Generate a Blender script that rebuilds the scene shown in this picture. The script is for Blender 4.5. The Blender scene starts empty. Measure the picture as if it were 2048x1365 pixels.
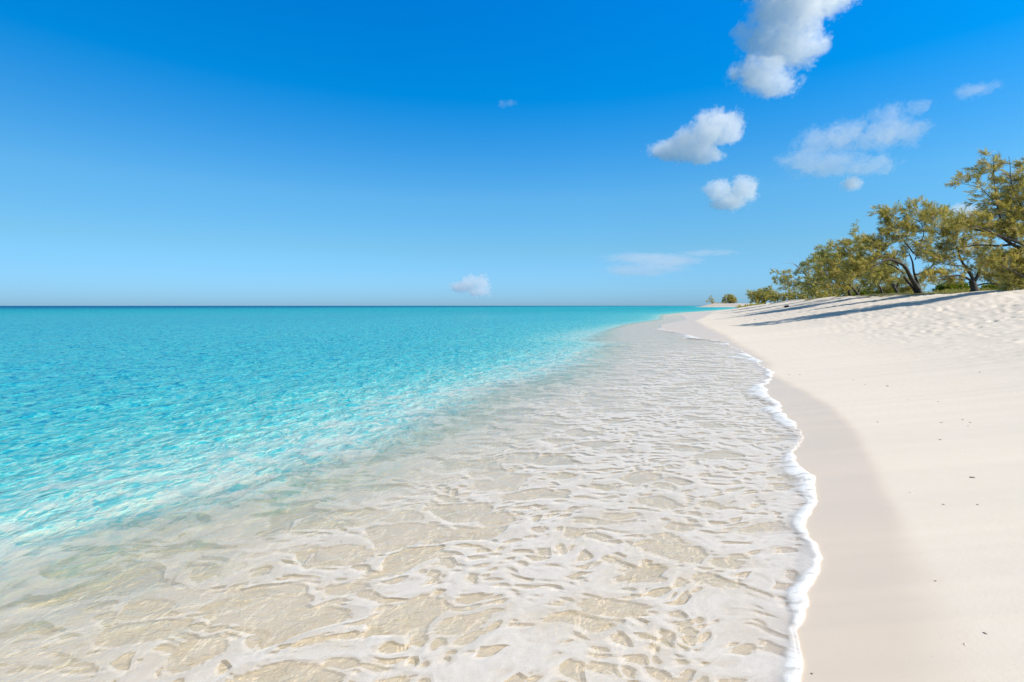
import bpy, math, random
import numpy as np
from mathutils import Vector

sc = bpy.context.scene
C = sc.collection
R = math.radians
H = 1.6            # eye height above the still water
F = 1000.0         # focal length in pixels of the 2048 px wide photograph

# ------------------------------------------------------------------ camera
cam = bpy.data.cameras.new('camera'); co = bpy.data.objects.new('camera', cam); C.objects.link(co)
co.location = (0, 0, H); co.rotation_euler = (R(90), 0, 0)
cam.sensor_width = 36; cam.lens = 36*F/2048; cam.shift_y = -70.5/2048
cam.clip_start = 0.05; cam.clip_end = 90000
sc.camera = co

# ------------------------------------------------------------------ light
SUN_EL, SUN_AZ = 38.0, -28.0        # azimuth from +X, negative = a little behind the camera
sd = Vector((math.cos(R(SUN_EL))*math.cos(R(SUN_AZ)), math.cos(R(SUN_EL))*math.sin(R(SUN_AZ)), math.sin(R(SUN_EL))))
sun = bpy.data.lights.new('sun', 'SUN'); so = bpy.data.objects.new('sun', sun); C.objects.link(so)
sun.energy = 4.0; sun.angle = R(0.5); sun.color = (1.0, 0.93, 0.81)
so.rotation_euler = sd.to_track_quat('Z', 'Y').to_euler()
so.location = (30, -10, 30)

w = bpy.data.worlds.new('World'); sc.world = w; w.use_nodes = True
nt = w.node_tree; nt.nodes.clear()
out = nt.nodes.new('ShaderNodeOutputWorld'); bg = nt.nodes.new('ShaderNodeBackground')
sky = nt.nodes.new('ShaderNodeTexSky'); sky.sky_type = 'NISHITA'; sky.sun_disc = False
sky.sun_elevation = R(SUN_EL); sky.sun_rotation = math.atan2(sd.x, sd.y)
sky.air_density = 1.0; sky.dust_density = 0.4; sky.ozone_density = 3.0; sky.altitude = 0
# a polarising filter deepens the blue away from the horizon
tc = nt.nodes.new('ShaderNodeTexCoord'); sp = nt.nodes.new('ShaderNodeSeparateXYZ')
nt.links.new(tc.outputs['Generated'], sp.inputs[0])
rmp = nt.nodes.new('ShaderNodeValToRGB'); nt.links.new(sp.outputs['Z'], rmp.inputs[0])
SKYR = [(0.0, (.55, 1.05, 1.90)), (0.022, (.55, 1.05, 1.86)), (0.111, (.65, 1.19, 1.49)), (0.207, (.61, 1.42, 1.73)), (0.38, (.004, 1.38, 2.22)), (0.52, (0, 1.44, 2.6)), (.60, (.5, 1.05, 1.2)), (.72, (1.1, .9, .6)), (1.0, (1.3, .95, .55))]
els = rmp.color_ramp.elements
for i, (p, c) in enumerate(SKYR):
    e = els[0] if i == 0 else (els[1] if i == 1 else els.new(p))
    e.position = p; e.color = tuple(v*.6/3*.87 for v in c)+(1,)
mul = nt.nodes.new('ShaderNodeVectorMath'); mul.operation = 'MULTIPLY'
nt.links.new(sky.outputs[0], mul.inputs[0]); nt.links.new(rmp.outputs[0], mul.inputs[1])
scl = nt.nodes.new('ShaderNodeVectorMath'); scl.operation = 'SCALE'; scl.inputs['Scale'].default_value = 3.0
lf = nt.nodes.new('ShaderNodeMapRange'); nt.links.new(sp.outputs['X'], lf.inputs[0])
for i_, v_ in ((1, -.85), (2, .15), (3, 2.1), (4, 3.0)): lf.inputs[i_].default_value = v_
nt.links.new(lf.outputs[0], scl.inputs['Scale'])
nt.links.new(mul.outputs[0], scl.inputs[0]); nt.links.new(scl.outputs[0], bg.inputs[0]); nt.links.new(bg.outputs[0], out.inputs[0])
bg.inputs[1].default_value = 0.13

sc.view_settings.view_transform = 'Standard'; sc.view_settings.look = 'None'
sc.view_settings.exposure = 0.55; sc.view_settings.gamma = 1.0; sc.view_settings.use_curve_mapping = False
cy = sc.cycles
cy.transparent_max_bounces = 16; cy.volume_bounces = 8; cy.max_bounces = 10; cy.diffuse_bounces = 3
cy.glossy_bounces = 3; cy.transmission_bounces = 4
cy.sample_clamp_indirect = 6; cy.caustics_reflective = False; cy.caustics_refractive = False
cy.volume_max_steps = 256

# ------------------------------------------------------------------ numpy noise
def _h(ix, iy, s):
    n = (ix.astype(np.int64)*374761393 + iy.astype(np.int64)*668265263 + s*1274126177) & 0xffffffff
    n = ((n ^ (n >> 13))*1274126177) & 0xffffffff
    n = n ^ (n >> 16)
    return (n & 0xffffff)/float(0xffffff)
def vnoise(x, y, s=0):
    ix = np.floor(x); iy = np.floor(y); fx = x-ix; fy = y-iy
    fx = fx*fx*fx*(fx*(fx*6-15)+10); fy = fy*fy*fy*(fy*(fy*6-15)+10)
    a = _h(ix, iy, s); b = _h(ix+1, iy, s); c = _h(ix, iy+1, s); d = _h(ix+1, iy+1, s)
    return (a*(1-fx)+b*fx)*(1-fy)+(c*(1-fx)+d*fx)*fy
def fbm(x, y, o=4, s=0, g=.5):
    v = 0; a = 1; t = 0
    for k in range(o):
        v = v+a*vnoise(x*2**k+17.3*k, y*2**k-9.1*k, s+k*13); t += a; a *= g
    return v/t*2-1
def sstep(a, b, x):
    t = np.clip((x-a)/(b-a), 0, 1); return t*t*(3-2*t)

# ------------------------------------------------------------------ shoreline (plan view)
EDGE = [(1600,1800),(1606,1500),(1611,1365),(1598,1325),(1594,1290),(1607,1262),(1620,1235),(1618,1205),(1633,1185),(1640,1140),(1636,1105),(1608,1068),(1610,1050),(1631,1022),(1633,995),(1618,965),(1590,945),(1578,930),(1581,912),(1601,888),(1598,872),(1577,848),(1552,832),(1561,820),(1560,814),(1532,800),(1524,782),(1530,768),(1543,757),(1538,748),(1513,735),(1517,727),(1498,716),(1478,706),(1452,694),(1456,689),(1420,683),(1398,681),(1372,672),(1345,666),(1322,660)]
pts = [(H*1000/(y-612)*(x-1024)/1000., H*1000/(y-612)) for x, y in EDGE]
pts = [(-14.,-60.),(-6,-22.),(-1.2,-5.),(.35,0.)]+pts+[(12.2,41.),(20.0,57.),(30.,89.),(45.,120.),(78.,180.),(122.,267.),(186.,400.),(240.,510.),(250.,545.),(222.,596.),(232.,630.),(290.,760.),(420.,1100.),(3000.,6000.),(20000.,26000.)]
SY = np.array([p[1] for p in pts]); SX = np.array([p[0] for p in pts])
def shore(Y):
    j = .035*np.sin(Y*9.0+1.3*np.sin(Y*3.7))*sstep(1.0, 3.0, Y)*(1-sstep(25, 60, Y))*np.clip(Y/7, .3, 1.6)
    j2 = (fbm(Y*3.1, Y*0+.5, 3, 5))*.05*np.clip(Y/6, .3, 2)*(1-sstep(40, 90, Y))
    lob = (.055*np.abs(2*vnoise(Y*2.6, Y*0+.3, 61)-1)+.035*np.abs(2*vnoise(Y*6.5, Y*0+.7, 62)-1)+.012*np.abs(2*vnoise(Y*17, Y*0+.2, 63)-1))*sstep(.8, 2, Y)*(1-sstep(25, 60, Y))*np.clip(Y/5, .5, 2)
    return np.interp(Y, SY, SX)+j*.4+j2*.6+lob-.03
# inner edge of the dry sand: beyond it the sand is still wet
WET = [(1930,1800),(1900,1365),(1850,1200),(1800,1080),(1762,1000),(1735,930),(1712,880),(1665,830),(1610,795),(1560,766),(1540,752)]
wp = [(H*1000/(y-612)*(x-1024)/1000., H*1000/(y-612)) for x, y in WET]
wp = [(-5,-20.),(1.6,0.)]+wp+[(7.0,13.6),(8.9,19.5),(10.3,24.0),(12.6,32.5),(16.5,45.),(21.8,57.),(36.,89.),(50.,120.),(82.,180.),(124.,267.),(190.,400.),(245.,510.),(3000,6000)]
WY = np.array([p[1] for p in wp]); WX = np.array([p[0] for p in wp])

PD = np.linspace(0, 60, 601)
PZ = np.interp(PD, [0, 4, 8, 12, 15, 17, 60], [.055, .40, 1.05, 1.85, 2.38, 2.5, 2.5])
for _ in range(3): PZ[12:-12] = np.convolve(PZ, np.ones(25)/25, 'same')[12:-12]
def bed(X, Y):
    """height of the sand, wet and dry, under and above the water"""
    d = X-shore(Y)
    slope_k = 1/np.sqrt(1+.18)
    d = d*slope_k
    near = 1-sstep(250, 500, Y)
    prof = np.interp(d, PD, PZ)
    k = np.interp(Y, [70, 85, 110, 180, 260], [1, .92, .80, .80, .9])
    soft = prof*(near*k+1.72*(1-near))
    soft = soft-.35*sstep(26, 40, d)*near
    down = .055+.020*d-.055*np.clip(-d-3.4, 0, 4.5)-.02*np.clip(-d-7.9, 0, 99)
    down = np.where(d < -9, down-.04*(-d-9), down)
    down = np.maximum(down, -3.2)
    z = np.where(d > 0, soft, down)
    return z, d

def terrain(X, Y):
    z, d = bed(X, Y)
    r = np.hypot(X, Y)
    up = sstep(3.0, 8.0, d-1.2*fbm(X*.25, Y*.25, 3, 8))
    # long soft undulations, then trampled lumps on the upper beach
    z = z+.10*fbm(X*.11, Y*.11, 3, 3)*sstep(1.5, 7, d)
    z = z+.024*fbm(X*1.9, Y*1.9, 3, 21)*up+.014*fbm(X*5, Y*5, 2, 22)*up
    # footprints: pits with a low rim, at jittered cells
    for cell, amp, sd_, dens in ((.62, .040, 31, .62), (1.05, .055, 47, .5)):
        cx = np.floor(X/cell); cyy = np.floor(Y/cell)
        acc = np.zeros_like(z)
        for i in (-1, 0, 1):
            for j in (-1, 0, 1):
                gx = cx+i; gy = cyy+j
                px_ = (gx+.15+.7*_h(gx, gy, sd_))*cell; py_ = (gy+.15+.7*_h(gx, gy, sd_+1))*cell
                on = (_h(gx, gy, sd_+2) < dens)
                th = _h(gx, gy, sd_+3)*3.14
                ax = (X-px_)*np.cos(th)+(Y-py_)*np.sin(th); ay = -(X-px_)*np.sin(th)+(Y-py_)*np.cos(th)
                q = (ax/.15)**2+(ay/.085)**2
                acc = acc+on*(-np.exp(-q)+.38*np.exp(-(np.sqrt(q)-1.75)**2*2.2))
        z = z+amp*acc*up*(1-sstep(90, 200, r))
    # dune hummocks along the crest, further up the beach
    hm = sstep(9, 14, d)*(1-sstep(21, 30, d))
    z = z+.28*fbm(X*.16+3, Y*.12, 3, 77)*hm
    z = z+.9*np.clip(fbm(X*.03, Y*.03, 3, 78), 0, 1)*sstep(14, 40, d)*sstep(200, 450, Y)
    # rippled bed under the shallow water
    uw = sstep(.2, 1.0, -d)*(1-sstep(14, 30, -d))
    z = z+(.006*fbm(X*3.2, Y*4.5, 3, 91)+.002*fbm(X*9, Y*12, 2, 92))*uw
    return z, d

WSC = [(1.9,.021,.25,101),(3.6,.013,-.2,102),(7.0,.0065,.5,103),(14.,.0030,-.6,104)]
def waves(X, Y, d):
    """small wind waves running to the shore"""
    amp = sstep(2.5, 7.5, -d)
    # crests lie roughly along the shore
    z = 0
    for f, a, rot, s in WSC:
        c, s_ = math.cos(.42+rot), math.sin(.42+rot)
        u = X*c-Y*s_; v = X*s_+Y*c
        n = vnoise(u*f*1.35+.5*fbm(u*f*.4, v*f*.4, 2, s), v*f*.6, s)
        z = z+a*(1-np.abs(2*n-1)**.9*1.0)*1.5
    z = z-.03
    z = z+.035*fbm(X*.55+5, Y*.22, 3, 120)
    return z*(.12+.88*amp)

def wsurf(X, Y):
    b, d = bed(X, Y)
    wv = waves(X, Y, d)*(1-sstep(40, 120, np.hypot(X, Y))*.6)
    film = b+.006+.008*np.clip(-d, 0, 1)
    k = 40.
    still = wv
    z = np.logaddexp(still*k, film*k)/k
    z = z-.0165*np.exp(-(np.abs(still-film)*k*.5)**2)*.5
    z = np.where(d > -.02, b-.004, z)
    return z, d, b

# ------------------------------------------------------------------ polar grid (finer near the viewer)
def polar(fine_a, fine_r, rmin, rmax, a0=-62, a1=62):
    back = np.radians(np.linspace(a1, 360+a0, 90)[1:-1])
    front = np.radians(np.linspace(a0, a1, fine_a))
    th = np.concatenate([front, back])
    rr = [rmin]
    while rr[-1] < rmax: rr.append(rr[-1]*(1+fine_r)+.0)
    rr = np.array(rr)
    T, Q = np.meshgrid(th, rr)
    return Q*np.sin(T), Q*np.cos(T), len(rr), len(th)
def grid_mesh(name, X, Y, Z, nr, nth, keep=None, attrs=None, closed=True):
    n = nr*nth
    idx = np.arange(n).reshape(nr, nth)
    a = idx[:-1, :]; b = idx[1:, :]
    a2 = np.roll(a, -1, 1); b2 = np.roll(b, -1, 1)
    q = np.stack([a, b, b2, a2], -1).reshape(-1, 4)[:, ::-1]
    if keep is not None:
        kf = keep.reshape(-1)
        q = q[kf[q].any(1)]
    used = np.unique(q)
    remap = -np.ones(n, np.int64); remap[used] = np.arange(len(used)); q = remap[q]
    P = np.stack([X.reshape(-1), Y.reshape(-1), Z.reshape(-1)], -1)[used]
    me = bpy.data.meshes.new(name)
    me.vertices.add(len(P)); me.vertices.foreach_set('co', P.astype(np.float32).reshape(-1))
    me.loops.add(q.size); me.loops.foreach_set('vertex_index', q.reshape(-1).astype(np.int32))
    me.polygons.add(len(q)); me.polygons.foreach_set('loop_start', np.arange(0, q.size, 4, dtype=np.int32))
    try: me.polygons.foreach_set('loop_total', np.full(len(q), 4, np.int32))
    except Exception: pass
    me.polygons.foreach_set('use_smooth', np.ones(len(q), bool))
    for k, v in (attrs or {}).items():
        at = me.attributes.new(k, 'FLOAT', 'POINT'); at.data.foreach_set('value', v.reshape(-1)[used].astype(np.float32))
    me.update(calc_edges=True)
    return me

# ------------------------------------------------------------------ node helper
class M:
    def __init__(s, name):
        s.m = bpy.data.materials.new(name); s.m.use_nodes = True; s.t = s.m.node_tree; s.t.nodes.clear()
        s.out = s.n('OutputMaterial')
    def n(s, typ, **kw):
        nd = s.t.nodes.new('ShaderNode'+typ)
        for k, v in kw.items(): setattr(nd, k, v)
        return nd
    def l(s, a, b): s.t.links.new(a, b)
    def put(s, sock, v):
        if isinstance(v, bpy.types.NodeSocket): s.l(v, sock)
        else: sock.default_value = v
    def math(s, op, a, b=0., c=0., clamp=False):
        nd = s.n('Math', operation=op, use_clamp=clamp)
        s.put(nd.inputs[0], a); s.put(nd.inputs[1], b); s.put(nd.inputs[2], c); return nd.outputs[0]
    def attr(s, name): return s.n('Attribute', attribute_name=name).outputs['Fac']
    def pos(s): return s.n('NewGeometry').outputs['Position']
    def obj(s): return s.n('TexCoord').outputs['Object']
    def mapping(s, v, scale=(1,1,1), rot=(0,0,0), loc=(0,0,0)):
        nd = s.n('Mapping'); s.l(v, nd.inputs[0]); nd.inputs['Scale'].default_value = scale
        nd.inputs['Rotation'].default_value = rot; nd.inputs['Location'].default_value = loc; return nd.outputs[0]
    def noise(s, v, scale, detail=4, rough=.55, dist=0.):
        nd = s.n('TexNoise'); s.l(v, nd.inputs['Vector']); nd.inputs['Scale'].default_value = scale
        nd.inputs['Detail'].default_value = detail; nd.inputs['Roughness'].default_value = rough
        nd.inputs['Distortion'].default_value = dist; return nd.outputs[0]
    def rng(s, v, a, b, c=0., d=1., smooth=False):
        nd = s.n('MapRange'); nd.interpolation_type = 'SMOOTHSTEP' if smooth else 'LINEAR'
        s.put(nd.inputs[0], v); s.put(nd.inputs[1], a); s.put(nd.inputs[2], b); s.put(nd.inputs[3], c); s.put(nd.inputs[4], d)
        return nd.outputs[0]
    def mix(s, f, a, b, blend='MIX'):
        nd = s.n('Mix', data_type='RGBA', blend_type=blend)
        s.put(nd.inputs[0], f); s.put(nd.inputs[6], a if isinstance(a, bpy.types.NodeSocket) else tuple(a)+(1,))
        s.put(nd.inputs[7], b if isinstance(b, bpy.types.NodeSocket) else tuple(b)+(1,)); return nd.outputs[2]
    def ramp(s, f, stops):
        nd = s.n('ValToRGB'); s.l(f, nd.inputs[0]); e = nd.color_ramp.elements
        for i, (p, c) in enumerate(stops):
            x = e[i] if i < 2 else e.new(p)
            x.position = p; x.color = tuple(c)+(1,)
        return nd.outputs[0]
    def bump(s, h, strength, dist, normal=None):
        nd = s.n('Bump'); s.l(h, nd.inputs['Height']); s.put(nd.inputs['Strength'], strength); nd.inputs['Distance'].default_value = dist
        if normal: s.l(normal, nd.inputs['Normal'])
        return nd.outputs[0]
    def mixsh(s, f, a, b):
        nd = s.n('MixShader'); s.put(nd.inputs[0], f); s.l(a, nd.inputs[1]); s.l(b, nd.inputs[2]); return nd.outputs[0]
    def surf(s, x): s.l(x, s.out.inputs[0]); return s.m

def link(name, me, mat=None, parent=None):
    o = bpy.data.objects.new(name, me); C.objects.link(o)
    if mat: me.materials.append(mat)
    if parent: o.parent = parent
    return o
def tag(o, label=None, cat=None, group=None, kind=None):
    if label: o['label'] = label
    if cat: o['category'] = cat
    if group: o['group'] = group
    if kind: o['kind'] = kind
    return o

# ------------------------------------------------------------------ beach sand
def sand_material():
    m = M('sand')
    p = m.pos(); wet = m.attr('wet'); bedw = m.attr('under'); veg = m.attr('veg'); up = m.attr('upper')
    big = m.noise(p, .5, 4); mid = m.noise(p, 6, 4); fine = m.noise(p, 260, 3, .7); speck = m.noise(p, 95, 2, .6)
    dry = m.mix(big, (.805, .715, .61), (.775, .68, .57))
    dry = m.mix(m.math('MULTIPLY', up, .6), dry, (.76, .67, .58))
    dry = m.mix(m.rng(mid, .35, .7, 0, .25), dry, (.83, .75, .67))
    wetc = m.mix(mid, (.755, .635, .52), (.73, .605, .49))
    und = m.mix(mid, (.92, .765, .545), (.88, .71, .485))
    wn = m.math('ADD', wet, m.rng(m.noise(p, 1.2, 3), .3, .7, -.10, .10))
    wf = m.rng(wn, .12, .88, 0, 1, True)
    c = m.mix(wf, dry, wetc)
    c = m.mix(bedw, c, und)
    # grains: a few darker and lighter ones
    c = m.mix(m.rng(speck, .66, .74, 0, .30), c, (.42, .33, .25))
    c = m.mix(m.rng(speck, .30, .24, 0, .35), c, (.86, .82, .76))
    # litter and low grass behind the crest
    gl = m.mix(m.noise(p, 1.3, 5), (.09, .065, .03), (.16, .17, .045))
    vn = m.rng(m.math('ADD', veg, m.rng(m.noise(p, 1.5, 5), .25, .75, -.35, .35)), .35, .6, 0, 1)
    c = m.mix(vn, c, gl)
    bs = m.n('BsdfPrincipled'); m.l(c, bs.inputs['Base Color'])
    m.l(m.rng(wf, 0, 1, .95, .42), bs.inputs['Roughness'])
    m.l(m.rng(wf, 0, 1, .15, .32), bs.inputs['Specular IOR Level'])
    h1 = m.math('MULTIPLY', m.math('MULTIPLY', m.noise(p, 38, 4, .6), m.rng(wf, 0, 1, 1, .15)), m.rng(up, 0, 1, .3, 1))
    nrm = m.bump(h1, .35, .010)
    nrm = m.bump(m.math('MULTIPLY', fine, m.rng(wf, 0, 1, 1, .4)), .35, .0015, nrm)
    # wave-worked bed under the water
    rp = m.noise(m.mapping(p, (14, 22, 10), (0, 0, .3)), 1.0, 4, .6, 1.1)
    nrm = m.bump(m.math('MULTIPLY', rp, bedw), .7, .012, nrm)
    nrm = m.bump(m.math('MULTIPLY', m.noise(m.mapping(p, (1, 1.3, 1)), 46, 3, .6, .8), bedw), .6, .0035, nrm)
    m.l(nrm, bs.inputs['Normal'])
    return m.surf(bs.outputs[0])

X, Y, nr, nth = polar(760, .0085, .25, 30000)
Z, D = terrain(X, Y)
wx = np.interp(Y, WY, WX)
width = np.clip(wx-shore(Y), .15, None)
soft = np.clip(.35+np.clip(3.4-Y, 0, 2.5)*.6, .3, 2)*np.clip(Y/6, 1, 3)*.5
wet = 1-sstep(-soft, soft, X-wx)
under = sstep(0.0, .35, -D)
veg = sstep(13.5, 17.0, D+1.6*fbm(X*.3, Y*.3, 3, 55))
veg = np.where(Y > 380, sstep(26, 40, D+12*fbm(X*.05, Y*.05, 3, 55)), veg)
sand = link('beach_sand', grid_mesh('beach_sand', X, Y, Z, nr, nth, attrs={'wet': wet, 'under': under, 'veg': veg, 'upper': sstep(4, 9, D)}), sand_material())
tag(sand, kind='structure', label='cream coloured sand beach sloping down to the water')

# ------------------------------------------------------------------ sea
def water_material():
    m = M('sea_water')
    p = m.pos(); dep = m.attr('depth'); far = m.attr('far')
    # finer ripples
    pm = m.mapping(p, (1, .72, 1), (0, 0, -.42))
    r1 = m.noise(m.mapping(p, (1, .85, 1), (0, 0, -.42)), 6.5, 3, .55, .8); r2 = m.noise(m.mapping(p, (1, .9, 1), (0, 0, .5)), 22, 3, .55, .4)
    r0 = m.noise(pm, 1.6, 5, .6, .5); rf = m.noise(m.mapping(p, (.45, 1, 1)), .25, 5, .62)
    # bright light threads and darker patches, painted into the colour by varying depth
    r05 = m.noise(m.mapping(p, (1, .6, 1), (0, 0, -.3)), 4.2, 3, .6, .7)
    def light_net(n, w): return m.math('MULTIPLY', m.math('ABSOLUTE', m.math('SUBTRACT', n, .5)), 1.0/w)
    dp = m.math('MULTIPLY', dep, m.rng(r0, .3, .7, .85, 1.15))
    dp = m.math('MULTIPLY', dp, m.rng(light_net(r05, .12), 0, 1, .68, 1.18))
    dp = m.math('MULTIPLY', dp, m.rng(light_net(r1, .09), 0, 1, .52, 1.22))
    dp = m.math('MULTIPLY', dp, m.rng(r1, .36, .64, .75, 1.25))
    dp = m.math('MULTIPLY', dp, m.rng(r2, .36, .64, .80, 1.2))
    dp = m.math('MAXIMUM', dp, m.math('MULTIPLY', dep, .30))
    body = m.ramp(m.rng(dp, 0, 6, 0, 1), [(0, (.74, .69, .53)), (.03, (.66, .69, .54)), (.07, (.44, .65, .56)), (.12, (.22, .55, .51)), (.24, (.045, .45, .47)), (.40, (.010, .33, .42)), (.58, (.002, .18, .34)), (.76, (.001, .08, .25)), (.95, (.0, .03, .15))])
    body = m.mix(m.rng(rf, .35, .62, 0, .22), body, (.03, .34, .50))
    tint = m.ramp(m.rng(dp, 0, 1.6, 0, 1), [(0, (1, 1, 1)), (.10, (.93, .985, .965)), (.3, (.70, .95, .90)), (.6, (.36, .88, .88)), (1, (.10, .70, .78))])
    opac = m.rng(m.math('ADD', dep, m.rng(r05, .3, .7, -.06, .06)), .07, .62, .0, 1.0, True)
    nrm = m.bump(r2, m.rng(far, 0, 1, .35, .0), .010)
    nrm = m.bump(r1, m.rng(far, 0, 1, .6, .15), .055, nrm)
    nrm = m.bump(r05, m.rng(dep, .05, .8, 0.1, .6), .08, nrm)
    nrm = m.bump(r0, m.rng(dep, .1, 1.2, 0.1, .6), .20, nrm)
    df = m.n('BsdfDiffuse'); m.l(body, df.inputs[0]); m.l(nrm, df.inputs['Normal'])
    tr = m.n('BsdfTransparent'); m.l(tint, tr.inputs[0])
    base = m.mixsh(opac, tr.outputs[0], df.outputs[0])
    gl = m.n('BsdfGlossy'); gl.inputs['Roughness'].default_value = .09; m.l(nrm, gl.inputs['Normal'])
    gl.inputs[0].default_value = (1, 1, 1, 1)
    fr = m.n('Fresnel'); fr.inputs['IOR'].default_value = 1.33; m.l(nrm, fr.inputs['Normal'])
    f = m.math('MINIMUM', m.math('MULTIPLY', fr.outputs[0], 1.0), m.rng(m.attr('far'), 0, 1, .34, .06))
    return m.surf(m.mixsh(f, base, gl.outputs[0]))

X, Y, nr, nth = polar(900, .0065, .25, 60000)
ZW, D, B = wsurf(X, Y)
depth = np.clip(-B, 0, 4)
off = np.clip(-D, 0, None)
depth = np.clip(ZW-B, 0, None)
offe = off+3.2*sstep(24, 40, Y)*sstep(1.5, 4, off)
depth = depth+sstep(2.4, 9.6, offe+.5*fbm(X*.5, Y*.35, 3, 210))*1.25+sstep(6.0, 9.5, offe)*.2
depth = np.clip(depth, 0, 2.3)
depth = depth+sstep(12, 50, off+10*fbm(X*.03, Y*.03, 3, 201))*.5+sstep(120, 420, off+60*fbm(X*.006, Y*.006, 3, 200))*1.4+sstep(250, 800, off)*2.6
keep = (X < shore(Y)+.02)
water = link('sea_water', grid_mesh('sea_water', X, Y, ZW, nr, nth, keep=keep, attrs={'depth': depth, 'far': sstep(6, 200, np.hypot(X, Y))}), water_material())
tag(water, kind='structure', label='clear turquoise sea turning deep blue at the horizon')

# ------------------------------------------------------------------ foam
def foam_material():
    m = M('sea_foam')
    p = m.pos(); cov = m.attr('cover'); bead = m.attr('bead')
    wv = m.n('TexNoise'); wv.inputs['Scale'].default_value = 1.6; wv.inputs['Detail'].default_value = 2; m.l(p, wv.inputs['Vector'])
    off = m.n('VectorMath', operation='SCALE'); m.l(wv.outputs['Color'], off.inputs[0]); off.inputs['Scale'].default_value = .55
    ad = m.n('VectorMath', operation='ADD'); m.l(p, ad.inputs[0]); m.l(off.outputs[0], ad.inputs[1]); q = ad.outputs[0]
    a = m.noise(m.mapping(q, (1.0, 1.7, 1), (0, 0, .25)), 2.2, 1.2, .45, .15)
    b = m.noise(m.mapping(q, (1, 2.4, 1), (0, 0, .1)), 7.5, 2.0, .5, .15)
    b2 = m.noise(m.mapping(q, (1, 1.6, 1)), 26, 2, .5)
    wa = m.rng(m.attr('seaward'), 0, 1, .25, .80)
    hol = m.math('ADD', m.math('MULTIPLY', a, wa), m.math('MULTIPLY', b, m.math('SUBTRACT', 1.0, wa)))
    sea = m.attr('seaward')
    def cells(scale, sx, rot, lo, hi, jit):
        v = m.n('TexVoronoi', feature='F1', voronoi_dimensions='2D'); v.inputs['Scale'].default_value = scale
        m.l(m.mapping(q, (1, sx, .2), (0, 0, rot)), v.inputs['Vector'])
        sep = m.n('SeparateColor'); m.l(v.outputs['Color'], sep.inputs[0])
        # some cells stay closed, others open into wide clear windows
        open_ = m.math('ADD', m.rng(cov, 0, 1, hi, lo), m.math('MULTIPLY', m.math('SUBTRACT', sep.outputs[0], .5), jit))
        return m.math('SUBTRACT', m.math('ADD', v.outputs['Distance'], m.math('MULTIPLY', m.math('SUBTRACT', b2, .5), .20)), open_)
    e1 = m.math('ADD', cells(2.3, 1.5, .5, -.08, .95, 1.0), m.math('MULTIPLY', m.math('SUBTRACT', 1.0, sea), .28))
    e2 = m.math('ADD', cells(8.0, 1.9, .15, -.05, .62, .95), m.math('ADD', m.math('MULTIPLY', m.math('SUBTRACT', b, .5), 1.2), m.math('MULTIPLY', sea, .10)))
    e = m.math('MINIMUM', e1, e2)
    mask = m.rng(e, -.015, .035, 0, 1, True)
    wisp = m.math('MULTIPLY', m.rng(m.math('SUBTRACT', m.rng(cov, 0, 1, .36, .68), hol), -.01, .05, 0, 1, True), m.rng(cov, .0, .5, .55, 1))
    thick = m.math('MULTIPLY', m.rng(e, 0, .45, .44, .70), m.rng(cov, .30, .62, .0, 1, True))
    vein = m.noise(m.mapping(q, (1, 1.4, 1)), 21, 3, .6)
    op = m.math('MULTIPLY', m.math('MULTIPLY', mask, thick), m.rng(vein, .25, .65, .80, .97))
    op = m.math('MAXIMUM', op, m.math('MULTIPLY', m.math('MULTIPLY', wisp, m.rng(cov, .02, .30, 0, 1)), m.rng(cov, .3, .6, .38, .12)))
    op = m.math('MAXIMUM', op, m.math('MULTIPLY', bead, m.rng(b, .3, .5, .6, 1.0)))
    op = m.math('MULTIPLY', op, m.attr('fade'), clamp=True)
    bub = m.noise(p, 150, 3, .7); op = m.math('MULTIPLY', op, m.rng(bub, .3, .6, .80, 1.0))
    nrm = m.bump(m.math('ADD', m.math('MULTIPLY', mask, 1.0), m.math('MULTIPLY', vein, .35)), .14, .003)
    nrm = m.bump(bub, .3, .002, nrm)
    bs = m.n('BsdfPrincipled'); m.l(m.mix(bead, (.935, .88, .835), (.88, .865, .855)), bs.inputs['Base Color'])
    bs.inputs['Roughness'].default_value = .45; bs.inputs['Specular IOR Level'].default_value = .3
    m.l(nrm, bs.inputs['Normal'])
    tr = m.n('BsdfTransparent')
    return m.surf(m.mixsh(op, tr.outputs[0], bs.outputs[0]))

X, Y, nr, nth = polar(1300, .0050, 1.0, 260)
ZW, D, B = wsurf(X, Y)
sc_ = np.clip(Y/6, .55, 2.5)
br = np.clip(.5+1.5*fbm(X*.9, Y*.9, 3, 305), .10, 1.3)
t = np.clip(-D/(.34*sc_*br), 0, 1)
lump = (.6+.4*fbm(X*3.1, Y*3.1, 3, 301))
beadh = np.where(D < 0, .05*np.sqrt(np.clip(t*4, 0, 1))*(1-sstep(.3, 1.0, t)), 0)*np.clip(lump, .15, 1)*np.clip(sc_, .6, 1.4)*br*.46*(1-sstep(24, 34, Y))
ZF = np.where(D < 0, np.maximum(ZW, B+.004)+.003+.0004*np.hypot(X, Y)+beadh+.0015*fbm(X*14, Y*14, 2, 302)*sstep(0, .1, -D), B-.004)
bead = np.where(D < .05, 1-sstep(.25, 1.0, t+.5*fbm(X*2.3, Y*2.3, 3, 303)), 0)*(1-sstep(28, 40, Y))*sstep(.12, .40, br)*(1-sstep(.55, 1.0, t))
lw = 1+.25*fbm(X*.5, Y*.5, 2, 304)
dd = -D*lw
nearf = 1-sstep(13, 26, Y)
cov = np.interp(dd, [0, .35, 1.2, 2.3, 3.2, 4.2, 5.6, 7.5, 9], [.85, .74, .68, .60, .50, .42, .30, -.4, -2.])*(.35+.65*nearf)
cov = cov-.22*sstep(24, 34, Y)
lace = sstep(3.5, 5.5, dd)*(1-sstep(9, 15, dd))*(1-sstep(14, 30, Y))
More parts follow.
